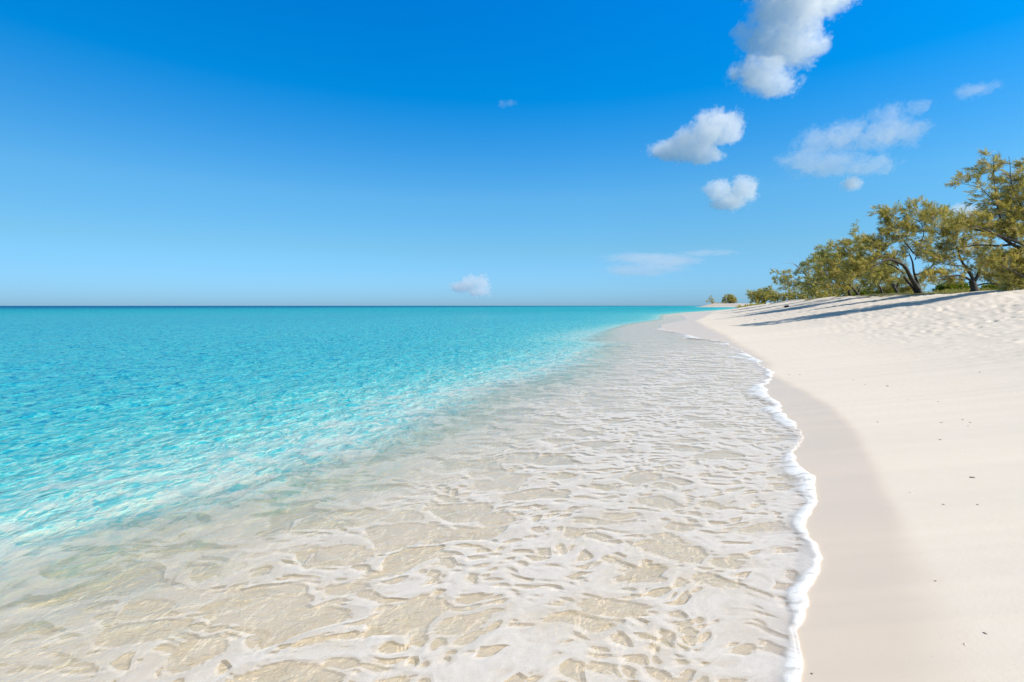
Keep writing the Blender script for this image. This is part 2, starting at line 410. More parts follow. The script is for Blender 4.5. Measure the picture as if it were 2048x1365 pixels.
fade = (1-sstep(12, 15, dd))*(1-sstep(150, 240, Y))
keep = (D < .03) & (dd < 15) & (Y > -2)
foam = link('sea_foam', grid_mesh('sea_foam', X, Y, ZF, nr, nth, keep=keep, attrs={'cover': cov, 'bead': bead, 'seaward': np.clip(dd/3.2, 0, 1), 'fade': fade, 'lace': lace}), foam_material())
tag(foam, 'white lacy sea foam spread over the shallow swash with a thick scalloped edge', 'foam', kind='stuff')

# ------------------------------------------------------------------ trees
def P(x, y, Yd): return np.array([(x-1024)/F*Yd, Yd, H-(y-612)/F*Yd])

def bark_material():
    m = M('bark'); p = m.obj()
    n = m.noise(m.mapping(p, (1, 1, .35)), 9, 5, .65)
    c = m.mix(m.rng(n, .35, .65), (.035, .027, .022), (.12, .10, .085))
    bs = m.n('BsdfPrincipled'); m.l(c, bs.inputs['Base Color']); bs.inputs['Roughness'].default_value = .9
    m.l(m.bump(n, .8, .03), bs.inputs['Normal']); return m.surf(bs.outputs[0])
def dead_material():
    m = M('dead_wood'); p = m.obj()
    c = m.mix(m.noise(p, 12, 3), (.30, .26, .22), (.46, .42, .37))
    bs = m.n('BsdfPrincipled'); m.l(c, bs.inputs['Base Color']); bs.inputs['Roughness'].default_value = .9
    return m.surf(bs.outputs[0])
def leaf_material(name, a, b, tip):
    m = M(name); v = m.attr('vary'); 
    c = m.mix(m.rng(v, 0, .8), a, b); c = m.mix(m.rng(v, .84, .9), c, tip)
    d = m.n('BsdfDiffuse'); t = m.n('BsdfTranslucent'); m.l(c, d.inputs[0]); m.l(m.mix(.35, c, (.40, .36, .03)), t.inputs[0])
    return m.surf(m.mixsh(.33, d.outputs[0], t.outputs[0]))
BARK = bark_material(); DEAD = dead_material()
PINE = leaf_material('casuarina_needles', (.22, .21, .055), (.82, .68, .19), (.60, .43, .26))
PINE_B = leaf_material('green_needles', (.20, .21, .06), (.72, .64, .18), (.55, .42, .24))
BUSH = leaf_material('bright_leaves', (.07, .14, .012), (.26, .36, .03), (.33, .36, .06))

class Tubes:
    def __init__(s): s.V = []; s.Q = []; s.n = 0
    def add(s, pts, rad, k=6):
        pts = np.asarray(pts, float); n = len(pts)
        t = np.gradient(pts, axis=0); t /= np.linalg.norm(t, axis=1)[:, None]+1e-9
        ref = np.array([.3, .9, .2]); u = np.cross(t, ref); u /= np.linalg.norm(u, axis=1)[:, None]+1e-9; v = np.cross(t, u)
        a = np.arange(k)/k*2*np.pi
        ring = pts[:, None, :]+np.asarray(rad)[:, None, None]*(np.cos(a)[None, :, None]*u[:, None, :]+np.sin(a)[None, :, None]*v[:, None, :])
        s.V.append(ring.reshape(-1, 3))
        i = np.arange(n-1)[:, None]*k; j = np.arange(k)[None, :]; j2 = (j+1) % k
        q = np.stack([i+j, i+j2, i+k+j2, i+k+j], -1).reshape(-1, 4)+s.n
        s.Q.append(q); s.n += n*k
    def mesh(s, name):
        return raw_mesh(name, np.concatenate(s.V), np.concatenate(s.Q), True)
def raw_mesh(name, V, Q, smooth=False, attr=None):
    k = Q.shape[1]; me = bpy.data.meshes.new(name)
    me.vertices.add(len(V)); me.vertices.foreach_set('co', V.astype(np.float32).reshape(-1))
    me.loops.add(Q.size); me.loops.foreach_set('vertex_index', Q.reshape(-1).astype(np.int32))
    me.polygons.add(len(Q)); me.polygons.foreach_set('loop_start', np.arange(0, Q.size, k, dtype=np.int32))
    if smooth: me.polygons.foreach_set('use_smooth', np.ones(len(Q), bool))
    if attr is not None:
        at = me.attributes.new('vary', 'FLOAT', 'POINT'); at.data.foreach_set('value', attr.astype(np.float32))
    me.update(calc_edges=True); return me

def smooth_path(pts, step, rng, wob=.0):
    pts = np.asarray(pts, float)
    L = np.concatenate([[0], np.cumsum(np.linalg.norm(np.diff(pts, axis=0), axis=1))])
    n = max(4, int(L[-1]/step)+1); s = np.linspace(0, L[-1], n)
    # Catmull-like smoothing by interpolating then blurring
    o = np.stack([np.interp(s, L, pts[:, k]) for k in range(3)], -1)
    for _ in range(3):
        o[1:-1] = o[1:-1]*.5+(o[:-2]+o[2:])*.25
    if wob > 0:
        w_ = rng.normal(size=(n, 3))*wob
        for _ in range(2): w_[1:-1] = (w_[:-2]+w_[1:-1]+w_[2:])/3
        w_ *= np.linspace(0, 1, n)[:, None]; o = o+w_
    return o

def plumes(rng, base, direc, size, nb, width, droop=.25):
    """brush-like sprays of needles: base (n,3), direc (n,3)"""
    n = len(base)
    b = np.repeat(base, nb, 0); d = np.repeat(direc, nb, 0)
    s = size*(.55+.9*rng.random(n*nb))
    spread = rng.normal(size=(n*nb, 3))*.27
    dr = d+spread; dr[:, 2] -= droop; dr /= np.linalg.norm(dr, axis=1)[:, None]
    st = b+d*(rng.random((n*nb, 1))*size*1.5)+rng.normal(size=(n*nb, 3))*size*.10
    side = np.cross(dr, rng.normal(size=(n*nb, 3))); side /= np.linalg.norm(side, axis=1)[:, None]+1e-9
    wd = (width*(.6+.8*rng.random(n*nb)))[:, None]
    en = st+dr*s[:, None]; mid = st+dr*(s*.5)[:, None]
    V = np.stack([st, mid+side*wd*.5, en, mid-side*wd*.5], 1).reshape(-1, 3)
    Q = np.arange(len(V)).reshape(-1, 4)
    va = np.repeat(np.clip(rng.random(n)*.95+.0, 0, 1), nb)+rng.normal(size=n*nb)*.12
    return V, Q, np.repeat(np.clip(va, 0, 1), 4)

def make_tree(kind, label, cat, Yd, limbs, blobs, nb=13, size=.22, width=.022, step=.25, seed=1, mat=None, deads=(), group=None,
              wind=(-.55, 0, .35), twig=.9, depth=.8, dens=1.0):
    """limbs: list of (pixel polyline, r0, r1, depth shift); blobs: (cx, cy, rx, ry, targets) the clumps of the crown"""
    rng = np.random.default_rng(seed); k = Yd/F
    x0, y0 = limbs[0][0][0]
    base = P(x0, y0, Yd); gz = terrain(np.array([base[0]]), np.array([base[1]]))[0][0]
    if group == G: dens = 1.25 if Yd > 26 else 1.0
    root = bpy.data.objects.new(kind, None); C.objects.link(root); root.location = (base[0], base[1], gz); root.empty_display_size = .3
    tag(root, label, cat, group)
    tb = Tubes(); nodes = []; rads = []; org = np.array([base[0], base[1], gz])
    for li, (pl, r0, r1, ds) in enumerate(limbs):
        r0 *= .75; r1 *= .75
        pts = np.array([P(x, y, Yd) for x, y in pl]); n = len(pts)
        pts[:, 1] += np.linspace(0, ds, n)*1.0
        if li == 0: pts[0, 2] = gz-.15
        o = smooth_path(pts, .22*max(1, Yd/45), rng, .03)
        rr = np.linspace(r0, r1, len(o))
        if li == 0: rr[:2] *= 1.25
        tb.add(o-org, rr, 8)
        nodes.append(o); rads.append(rr)
    N = np.concatenate(nodes); Rr = np.concatenate(rads)
    FB = []; FD = []
    cands = []
    for (cx, cy_, rx, ry, nt_) in blobs:
        for _ in range(int(nt_*dens)):
            while True:
                v = rng.uniform(-1, 1, 3)
                if np.dot(v, v) < 1: break
            c0 = P(cx, cy_, Yd)
            cands.append(c0+v*np.array([rx*k, (rx+ry)*.5*k*depth, ry*k]))
    cands.sort(key=lambda c: np.min(np.linalg.norm(N-c, axis=1)))
    allN = N; allR = Rr
    for c in cands:
        dist = np.linalg.norm(allN-c, axis=1)+ .6*np.clip(allN[:, 2]-c[2], 0, None)
        i = int(np.argmin(dist)); a = allN[i]; dl = np.linalg.norm(c-a)
        if dl < .12: continue
        r0 = min(allR[i]*.6, .012+.011*dl)
        mid = (a+c)/2+np.array([0, 0, .12*dl])+rng.normal(size=3)*.07*dl
        o = smooth_path([a, mid, c], max(step*.6, dl/9), rng, .02)
        rr = np.linspace(r0, .006, len(o))
        tb.add(o-org, rr, 4 if r0 < .03 else 5)
        allN = np.concatenate([allN, o[1:]]); allR = np.concatenate([allR, rr[1:]])
        # side sprays along the outer part of the branch
        m_ = max(4, int(dl*twig*2.4/step))
        m_ = min(m_+1, 20)
        tt = rng.uniform(.25, 1, m_); tt[0] = 1
        ii = np.minimum((tt*(len(o)-1)).astype(int), len(o)-2)
        dirs = o[ii+1]-o[ii]; dirs /= np.linalg.norm(dirs, axis=1)[:, None]+1e-9
        dirs = dirs*.6+np.array(wind)+rng.normal(size=(m_, 3))*.42; dirs /= np.linalg.norm(dirs, axis=1)[:, None]
        FB.append(o[ii]); FD.append(dirs)
    tr = link('trunk', tb.mesh('trunk'), BARK, root)
    if FB:
        V, Q, va = plumes(rng, np.concatenate(FB)-org, np.concatenate(FD), size, int(nb*1.15), width*.95)
        link('crown', raw_mesh('crown', V, Q, False, va), mat or PINE, root)
    for dl in deads:
        tb = Tubes()
        for pl, r0, r1 in dl:
            o = smooth_path([P(x, y, Yd-.4) for x, y in pl], .2, rng, .02); tb.add(o-org, np.linspace(r0, r1, len(o)), 5)
        tag(link('bare_branch', tb.mesh('bare_branch'), DEAD, root), 'leafless grey branch')
    return root

G = 'casuarina trees along the top of the beach'
# T1 the tall one at the right edge, trunk just outside the frame
make_tree('casuarina_tree', 'tallest wind-swept casuarina, cut by the right edge of the photo', 'tree', 25,
    [([(2125,592),(2105,540),(2060,500),(2030,488),(1995,478),(1955,462),(1925,455)], .18, .03, -.5),
     ([(2060,500),(2035,495),(2010,470),(1985,462),(1950,452),(1930,440)], .12, .03, .6),
     ([(2030,488),(2000,493),(1960,489),(1935,494)], .09, .02, .3),
     ([(2105,540),(2085,450),(2060,380),(2050,345)], .16, .012, .5),
     ([(2020,485),(1995,430),(1985,380),(1978,310)], .07, .012, -.2),
     ([(1985,400),(1960,372),(1920,366)], .03, .008, .1),
     ([(2090,470),(2040,420),(2010,370),(2003,318)], .07, .012, -.4),
     ([(2095,560),(2050,560),(2010,545),(1980,530)], .08, .02, -.6),
     ([(1955,462),(1915,440),(1870,438),(1840,440)], .04, .012, .2)],
    [(1977,345,11,42,22),(1945,350,32,24,12),(1960,395,30,25,11),(2005,340,13,35,20),(2030,385,30,35,50),(2000,420,35,28,36),
     (2075,400,40,60,60),(2040,450,40,30,55),(1960,440,40,22,34),(1920,450,30,15,16),(2030,530,34,32,110),(2075,520,40,45,90),(2020,460,34,26,60),(2030,415,30,30,50),(1990,520,26,24,36),
     (2035,568,26,16,44),(1910,370,16,10,4),(1880,432,40,12,20),(2090,350,35,30,34),(2050,345,18,20,16),(1985,470,30,12,18)],
    nb=15, size=.20, width=.020, seed=11, group=G)
# T2 behind, on a short dark stump that forks low
make_tree('casuarina_tree', 'casuarina with a short dark forked trunk, nearest behind the tallest tree', 'tree', 31,
    [([(1950,586),(1949,570),(1945,562)], .30, .22, 0),
     ([(1945,564),(1930,556),(1905,550),(1875,556),(1862,562)], .11, .03, -.6),
     ([(1948,562),(1938,540),(1925,520),(1922,495),(1910,470)], .13, .03, .3),
     ([(1949,562),(1962,545),(1965,515),(1975,490)], .13, .03, .2),
     ([(1952,572),(1975,565),(2000,572),(2008,582)], .07, .03, -.4),
     ([(1936,540),(1915,530),(1890,535)], .06, .02, -.3),
     ([(1924,505),(1905,490),(1885,480)], .05, .015, 0)],
    [(1925,470,36,26,46),(1890,470,28,24,28),(1960,500,38,26,44),(1900,520,28,18,18),(1880,545,26,11,12),(1975,545,30,18,30),(1930,535,40,20,16),(1955,450,30,20,20),(2000,560,25,16,22),(1905,495,22,14,20),(1880,515,24,20,26),(1870,555,26,12,20),(1915,560,26,10,18),(1905,450,26,20,24)],
    nb=13, size=.20, width=.024, seed=12, group=G)
# T3 the main spreading one
make_tree('casuarina_tree', 'spreading casuarina on twin leaning trunks with a long limb arching left', 'tree', 37,
    [([(1840,590),(1834,578),(1818,562),(1806,545),(1796,532),(1775,524),(1755,520),(1738,528),(1715,542)], .24, .04, -1.2),
     ([(1834,590),(1826,570),(1812,555)], .16, .12, .2),
     ([(1838,584),(1838,565),(1832,545),(1834,525),(1828,505)], .15, .05, .5),
     ([(1832,550),(1850,545),(1872,530),(1882,505),(1891,482)], .11, .03, .3),
     ([(1828,508),(1812,485),(1800,468),(1793,452)], .07, .02, .2),
     ([(1796,532),(1780,515),(1765,508),(1745,515),(1722,532)], .08, .02, -.8),
     ([(1808,548),(1790,530),(1765,526),(1745,534)], .07, .02, .4),
     ([(1830,520),(1850,470),(1848,445),(1820,432),(1790,436)], .05, .015, .3),
     ([(1868,533),(1890,548),(1915,560)], .04, .015, .5)],
    [(1800,455,38,24,60),(1765,425,28,12,20),(1775,475,32,24,48),(1840,450,36,26,55),(1870,430,32,18,36),(1745,500,36,22,50),(1720,530,30,20,48),
     (1830,495,34,24,46),(1865,500,26,24,36),(1780,520,40,16,34),(1700,548,22,16,30),(1770,555,36,16,30),(1860,560,20,14,14),(1820,415,26,12,14),(1790,430,30,12,18),(1730,478,18,14,10),(1845,410,26,12,10)],
    nb=12, size=.21, width=.027, seed=13, group=G,
    deads=[[([(1799,470),(1785,462),(1768,452),(1752,447)], .03, .008), ([(1775,456),(1768,448),(1764,440)], .012, .005)]])
# T4..T7 the ranks behind
make_tree('casuarina_tree', 'smaller casuarina on a crooked dark trunk just behind the twin-trunked one', 'tree', 43,
    [([(1797,589),(1793,578),(1782,570),(1778,558),(1765,548)], .17, .05, 0), ([(1793,578),(1800,565),(1812,552)], .1, .03, .5), ([(1784,570),(1770,560),(1752,556)], .07, .02, 0)],
    [(1760,545,34,16,36),(1795,540,30,18,34),(1740,560,24,14,24),(1815,560,16,12,14),(1775,520,28,16,20)],
    nb=10, size=.24, width=.03, seed=14, group=G, mat=PINE_B)
make_tree('casuarina_tree', 'casuarina whose pale trunk leans right, in the middle of the row', 'tree', 46,
    [([(1798,592),(1796,585),(1790,573),(1786,566)], .14, .08, 0), ([(1766,592),(1762,578),(1754,565),(1742,555)], .15, .04, 0), ([(1758,570),(1768,558),(1778,545)], .08, .03, .5)],
    [(1745,545,30,18,34),(1722,555,22,18,26),(1770,540,24,16,24),(1735,525,26,14,24)],
    nb=10, size=.24, width=.03, seed=15, group=G, mat=PINE)
make_tree('casuarina_tree', 'casuarina with a low dark V-shaped trunk and a round yellow-green crown', 'tree', 50,
    [([(1718,594),(1712,582),(1700,572),(1690,560),(1672,548)], .17, .04, 0), ([(1716,592),(1722,578),(1728,562)], .11, .03, .3), ([(1702,596),(1700,580),(1697,562)], .08, .03, .2),
     ([(1700,572),(1710,550),(1718,520),(1712,490),(1722,470),(1715,445)], .09, .012, .2), ([(1717,505),(1735,490),(1765,500)], .04, .012, -.3)],
    [(1690,545,36,20,60),(1660,540,28,20,44),(1725,535,30,20,44),(1715,495,30,22,50),(1690,515,34,22,50),(1712,460,9,18,8),(1745,490,22,15,22),(1680,490,16,12,12),(1655,570,24,14,22),(1690,570,22,12,20)],
    nb=10, size=.25, width=.034, seed=16, group=G)
make_tree('casuarina_tree', 'dense olive casuarina with a dark limb trailing left over the sand', 'tree', 60,
    [([(1702,597),(1694,578),(1686,562),(1672,555),(1655,556)], .19, .05, 0), ([(1697,595),(1682,591),(1668,596),(1655,600)], .07, .03, -.5), ([(1688,566),(1700,545),(1690,520)], .1, .03, .3), ([(1720,598),(1717,580),(1714,565)], .1, .06, 0)],
    [(1660,555,34,24,70),(1640,530,30,18,50),(1670,515,30,18,52),(1630,570,26,18,44),(1690,540,30,20,40),(1645,585,34,12,40),(1655,500,22,10,14),(1700,575,20,14,22),(1665,492,8,14,5)],
    nb=10, size=.28, width=.042, seed=17, group=G, step=.32, mat=PINE_B)
make_tree('casuarina_tree', 'sparse casuarina at the left end of the row, branches fanning out to the left', 'tree', 72,
    [([(1634,605),(1632,585),(1622,570),(1612,550),(1598,535),(1585,526)], .20, .03, 0), ([(1632,590),(1622,580),(1605,568),(1585,565),(1562,563),(1548,560)], .10, .02, -.4),
     ([(1622,570),(1618,548),(1614,525)], .08, .02, .3), ([(1606,568),(1590,556),(1575,550),(1560,547)], .06, .015, .3), ([(1630,585),(1640,560),(1650,530)], .1, .03, 0),
     ([(1588,556),(1570,552),(1556,542)], .04, .012, -.3)],
    [(1565,560,20,10,16),(1578,548,20,9,14),(1592,562,22,12,22),(1614,535,9,16,14),(1600,575,22,12,24),(1625,560,16,22,28),(1570,572,16,10,14),(1640,520,14,16,22),(1553,545,8,6,4),(1625,590,26,10,30),(1605,545,12,10,10),(1634,512,14,5,7)],
    nb=10, size=.28, width=.045, seed=18, group=G, step=.34, mat=PINE_B,
    deads=[[([(1600,540),(1590,530),(1575,526),(1562,527)], .035, .01), ([(1592,532),(1580,520),(1572,518)], .02, .008), ([(1612,530),(1600,515),(1596,505)], .02, .008), ([(1588,518),(1588,505)], .012, .006)]])
# low bushes left of the row
GB = 'rounded casuarina bushes at the back of the beach'
make_tree('casuarina_bush', 'low wide bush crouching left of the sparse casuarina', 'bush', 85,
    [([(1585,606),(1582,598),(1572,592)], .1, .04, 0), ([(1584,602),(1600,594),(1612,590)], .07, .03, 0), ([(1556,607),(1555,594),(1551,586)], .12, .04, 0)],
    [(1570,596,20,9,50),(1598,598,18,9,40),(1615,600,16,8,36),(1550,593,9,10,18),(1585,590,14,8,14)],
    nb=10, size=.30, width=.05, seed=19, group=GB, step=.35, mat=PINE_B)
make_tree('casuarina_bush', 'wide round olive bush with bare twigs on top, between the row and the far point', 'bush', 110,
    [([(1532,609),(1528,600),(1520,592)], .18, .06, 0), ([(1530,604),(1540,594),(1546,586)], .12, .04, 0), ([(1526,600),(1512,594),(1502,588)], .1, .03, 0), ([(1549,609),(1549,598),(1552,590)], .12, .05, 0)],
    [(1528,592,20,11,90),(1510,592,12,9,34),(1545,595,13,9,46),(1532,583,16,6,26),(1500,587,6,5,6),(1520,602,18,5,40),(1536,577,10,5,8)],
    nb=10, size=.36, width=.06, seed=20, group=GB, step=.45, mat=PINE_B)
make_tree('casuarina_tree', 'round-headed lone tree standing on the far sandy point', 'tree', 612,
    [([(1461,610),(1461,605),(1458,598)], .5, .2, 0), ([(1461,606),(1467,600),(1470,596)], .35, .1, 0), ([(1460,606),(1453,600),(1449,596)], .3, .1, 0)],
    [(1463,600,10,9,110),(1454,600,7,8,40),(1469,602,6,6,30),(1450,595,5,4,8),(1461,592,9,4,16),(1447,604,4,2,5)],
    nb=9, size=1.1, width=.22, seed=21, group='lone trees on the far point', step=1.6, mat=PINE)
make_tree('casuarina_tree', 'thin see-through sapling, farthest tree out on the sandy point', 'tree', 606,
    [([(1425,611),(1424,605),(1423,596)], .35, .1, 0), ([(1424,607),(1418,602),(1414,600)], .2, .08, 0), ([(1424,606),(1430,601)], .2, .08, 0)],
    [(1423,600,5,5,14),(1428,603,4,4,10),(1415,603,3,3,5),(1423,594,2,4,4)],
    nb=8, size=1.0, width=.18, seed=22, group='lone trees on the far point', step=1.6, mat=PINE)
# shrubs
def shrub(label, Yd, cx, cy_, rx, ry, n, seed, mat=None, size=.2, width=.05, group=None, kind='shrub'):
    make_tree(kind, label, 'shrub', Yd, [([(cx, cy_+ry),(cx-rx*.2, cy_)], .05*Yd/40, .02*Yd/40, 0), ([(cx, cy_+ry*.8),(cx+rx*.5, cy_-ry*.2)], .04*Yd/40, .02*Yd/40, 0)],
              [(cx, cy_, rx, ry, n), (cx-rx*.5, cy_+ry*.3, rx*.6, ry*.7, n//3), (cx+rx*.5, cy_+ry*.3, rx*.6, ry*.6, n//3), (cx, cy_+ry*.75, rx*1.1, ry*.4, n)], nb=8, size=size, width=width, seed=seed, mat=mat or BUSH, group=group, step=.2*Yd/40, wind=(-.1, 0, .5))
GS = 'bright green shrubs behind the tree row'
shrub('bright green shrub seen through the gap left of the forked trunk', 48, 1908, 577, 34, 10, 90, 31, group=GS)
shrub('lime green shrub right of the short forked trunk', 45, 1998, 578, 30, 10, 80, 32, group=GS)
shrub('green shrub behind the twin leaning trunks', 60, 1800, 586, 40, 8, 80, 33, group=GS, size=.25)
shrub('green shrub low behind the V-shaped trunk', 66, 1735, 590, 30, 8, 60, 34, group=GS, size=.25)
shrub('dark low shrub beside the thin sapling on the far point', 608, 1435, 609.5, 12, 1.6, 40, 35, mat=PINE_B, size=.9, width=.3, group='low shrubs on the far point')
shrub('dark low shrub touching the left side of the round-headed far tree', 609, 1449, 608.8, 7, 2.0, 30, 36, mat=PINE_B, size=.9, width=.3, group='low shrubs on the far point')
GR = 'young casuarinas in the rank behind the row'
for i, (lab, yd_, cx_, cy_, rx_, ry_, nn) in enumerate((
    ('young casuarina filling the gap under the arching limb of the twin-trunked tree', 58, 1762, 570, 40, 18, 90),
    ('young casuarina behind the twin leaning trunks, touching the sand', 56, 1822, 572, 26, 16, 60),
    ('young casuarina behind the V-shaped trunk, its foliage down to the sand', 72, 1705, 580, 36, 14, 80),
    ('young casuarina behind the dense olive tree, left of the V-shaped trunk', 78, 1660, 585, 34, 13, 80),
    ('young casuarina low at the right edge, under the tallest tree', 36, 2040, 560, 34, 22, 90))):
    make_tree('casuarina_tree', lab, 'tree', yd_, [([(cx_, cy_+ry_+3),(cx_-4, cy_+4),(cx_-10, cy_-6)], .09, .03, 0), ([(cx_, cy_+ry_),(cx_+8, cy_),(cx_+14, cy_-6)], .07, .02, 0)],
        [(cx_, cy_, rx_, ry_, nn), (cx_, cy_+ry_*.6, rx_, ry_*.4, nn//2)], nb=9, size=.26, width=.03*yd_/50, seed=50+i, group=GR, step=.3, mat=PINE if i % 2 else PINE_B)
# green scrub in the distance: one mass nobody could count
rng = np.random.default_rng(5)
n = 22000
xs = rng.uniform(1476, 1530, n); Yd = rng.uniform(300, 420, n)
Xs = (xs-1024)/F*Yd; gz = terrain(Xs, Yd)[0]
bs_ = np.stack([Xs, Yd, gz+rng.random(n)*1.5*(.55+.45*np.sin(xs*.9+np.sin(xs*.37)*2))], -1)
V, Q, va = plumes(rng, bs_, np.tile([0, 0, 1.], (n, 1)), .45, 3, .11, 0)
o = link('scrub', raw_mesh('scrub', V, Q, False, va), PINE_B)
tag(o, 'dark green scrub in a low strip behind the far beach', 'scrub', kind='stuff')
n = 12000
Yd = rng.uniform(24, 110, n); Xs = np.interp(Yd, [24, 37, 60, 110], [27, 32, 42, 62])+rng.uniform(1.5, 9, n)
gz = terrain(Xs, Yd)[0]; bs_ = np.stack([Xs, Yd, gz], -1)
V, Q, va = plumes(rng, bs_, np.tile([0, 0, 1.], (n, 1)), .16, 4, .02, 0)
o = link('dune_grass', raw_mesh('dune_grass', V, Q, False, va), PINE_B)
tag(o, 'thin dry grass and needle litter under the trees', 'grass', kind='stuff')

# ------------------------------------------------------------------ debris on the sand
def ground(x, y):
    """where the line of sight through a photo pixel meets the sand"""
    t = np.geomspace(1., 400, 3000)
    p = np.stack([(x-1024)/F*t, t, H-(y-612)/F*t], -1)
    i = int(np.argmax(p[:, 2] < terrain(p[:, 0], p[:, 1])[0]))
    return p[i if i else -1]
def rock_mesh(name, r, seed, flat=.4, jag=.35, sub=2):
    import bmesh
    bm = bmesh.new(); bmesh.ops.create_icosphere(bm, subdivisions=sub, radius=1)
    rg = random.Random(seed); ph = [rg.uniform(0, 6) for _ in range(6)]
    for v in bm.verts:
        c = v.co
        k = 1+jag*(math.sin(3*c.x+ph[0])*math.cos(2.6*c.y+ph[1])+.5*math.sin(5*c.z+ph[2]+4*c.x))
        v.co = Vector((c.x*k*r*1.3, c.y*k*r*.8, c.z*k*r*flat))
    me = bpy.data.meshes.new(name); bm.to_mesh(me); bm.free()
    for f in me.polygons: f.use_smooth = True
    return me
m = M('shell'); c = m.mix(m.noise(m.obj(), 60, 3), (.20, .14, .10), (.45, .36, .28)); b_ = m.n('BsdfPrincipled'); m.l(c, b_.inputs[0]); b_.inputs['Roughness'].default_value = .6
SHELL = m.surf(b_.outputs[0])
m = M('pale_coral'); c = m.mix(m.noise(m.obj(), 60, 3), (.55, .47, .40), (.75, .68, .6)); b_ = m.n('BsdfPrincipled'); m.l(c, b_.inputs[0]); b_.inputs['Roughness'].default_value = .7
CORAL = m.surf(b_.outputs[0])
SP = [(1883,846,.013),(1926,840,.010),(1940,846,.010),(1937,853,.011),(1730,770,.014),(1776,773,.016),(1708,761,.012),(1818,800,.010),(1876,804,.012),(1756,845,.009),(1945,956,.014),(1893,695,.02),(1978,694,.02),(1955,1010,.008),(1888,1010,.008),(1822,986,.008),(1600,750,.014),(1872,1163,.006),(1578,750,.014),(1711,778,.010),(1880,880,.01),(1815,679,.02),(1625,1348,.005),(1930,1290,.006),(1972,1268,.007),(1960,745,.016),(1510,640,.05),(1536,645,.04)]
meshes = [rock_mesh('shell_fragment', 1, s, .35+.1*(s % 3)) for s in range(4)]
for me in meshes[:3]: me.materials.append(SHELL)
meshes[3].materials.append(CORAL)
rg = random.Random(3)
for i, (x, y, r) in enumerate(SP):
    g = ground(x, y); o = bpy.data.objects.new('shell_fragment', meshes[i % 4]); C.objects.link(o)
    o.location = (g[0], g[1], g[2]+r*.15); o.scale = (r, r, r); o.rotation_euler = (rg.uniform(-.3, .3), rg.uniform(-.3, .3), rg.uniform(0, 6))
    tag(o, 'pale broken shell bit lying on the smooth dry sand' if i % 4 == 3 else 'small brown shell fragment lying on the smooth dry sand', 'shell', 'shell fragments scattered on the dry sand')
g = ground(1573, 615)
o = link('driftwood_log', rock_mesh('driftwood_log', .2, 9, .55, .3, 3), BARK); o.location = g+np.array([0, 0, .1])
tag(o, 'dark lump of driftwood alone on the pale sand below the low bush', 'driftwood')

# ------------------------------------------------------------------ people far along the beach
def plain(name, col, rough=.7):
    m = M(name); b_ = m.n('BsdfPrincipled'); m.l(m.mix(m.noise(m.obj(), 9, 2), col, tuple(v*.85 for v in col)), b_.inputs[0]); b_.inputs['Roughness'].default_value = rough
    return m.surf(b_.outputs[0])
SKIN = plain('skin', (.28, .15, .09)); HAIR = plain('dark_hair', (.02, .014, .01)); SUIT = plain('dark_swimwear', (.02, .025, .05))
def skin_mesh(name, joints, edges, radii, root):
    me = bpy.data.meshes.new(name); me.from_pydata(joints, edges, []); o = bpy.data.objects.new(name, me); C.objects.link(o)
    md = o.modifiers.new('s', 'SKIN'); 
    for i, r in enumerate(radii):
        me.skin_vertices[0].data[i].radius = (r, r) if not isinstance(r, tuple) else r
    me.skin_vertices[0].data[root].use_root = True
    o.modifiers.new('u', 'SUBSURF').levels = 1
    dg = bpy.context.evaluated_depsgraph_get(); m2 = bpy.data.meshes.new_from_object(o.evaluated_get(dg)); m2.name = name
    bpy.data.objects.remove(o); return m2
def person(label, loc, rz, pose='stand'):
    root = bpy.data.objects.new('person', None); C.objects.link(root); root.location = loc; root.rotation_euler = (0, 0, rz); tag(root, label, 'person', 'people at the water edge far along the beach')
    if pose == 'stand':
        J = [(0,0,.95),(0,.01,1.18),(0,.0,1.38),(0,0,1.48),(0,.01,1.62),
             (.19,0,1.40),(.25,.02,1.12),(.24,.08,.88),(-.19,0,1.40),(-.26,.02,1.12),(-.23,.10,.89),
             (.10,0,.90),(.12,.03,.50),(.13,-.02,.08),(.13,.13,.03),(-.10,0,.90),(-.12,-.02,.50),(-.12,-.09,.08),(-.12,.06,.03)]
        dz = 0
    else:
        J = [(0,0,.14),(0,-.05,.38),(0,-.03,.58),(0,0,.68),(0,.02,.81),
             (.19,-.02,.59),(.27,.05,.36),(.22,.25,.30),(-.19,-.02,.59),(-.27,.05,.36),(-.20,.25,.31),
             (.10,.03,.12),(.15,.42,.40),(.14,.66,.08),(.15,.80,.05),(-.10,.03,.12),(-.15,.42,.38),(-.14,.68,.08),(-.15,.82,.05)]
    E = [(0,1),(1,2),(2,3),(3,4),(2,5),(5,6),(6,7),(2,8),(8,9),(9,10),(0,11),(11,12),(12,13),(13,14),(0,15),(15,16),(16,17),(17,18)]
    RD = [(.15,.11),(.13,.10),(.15,.10),.055,(.085,.10),.06,.042,.032,.06,.042,.032,.09,.06,.042,.035,.09,.06,.042,.035]
    b = link('body', skin_mesh('body', J, E, RD, 0), SKIN, root)
    hd = J[4]
    hm = rock_mesh('hair', .1, 4, .95, .05); h = link('hair', hm, HAIR, root); h.location = (hd[0], hd[1]-.02, hd[2]+.05)
    pj = J[0]
    sh = skin_mesh('swimwear', [(0, pj[1], pj[2]+.06), (0, pj[1], pj[2]-.03), tuple(np.array(J[11])*.6+np.array(J[12])*.4), tuple(np.array(J[15])*.6+np.array(J[16])*.4)], [(0,1),(1,2),(1,3)], [(.165,.125),(.17,.13),(.10,.10),(.10,.10)], 1)
    link('swimwear', sh, SUIT, root)
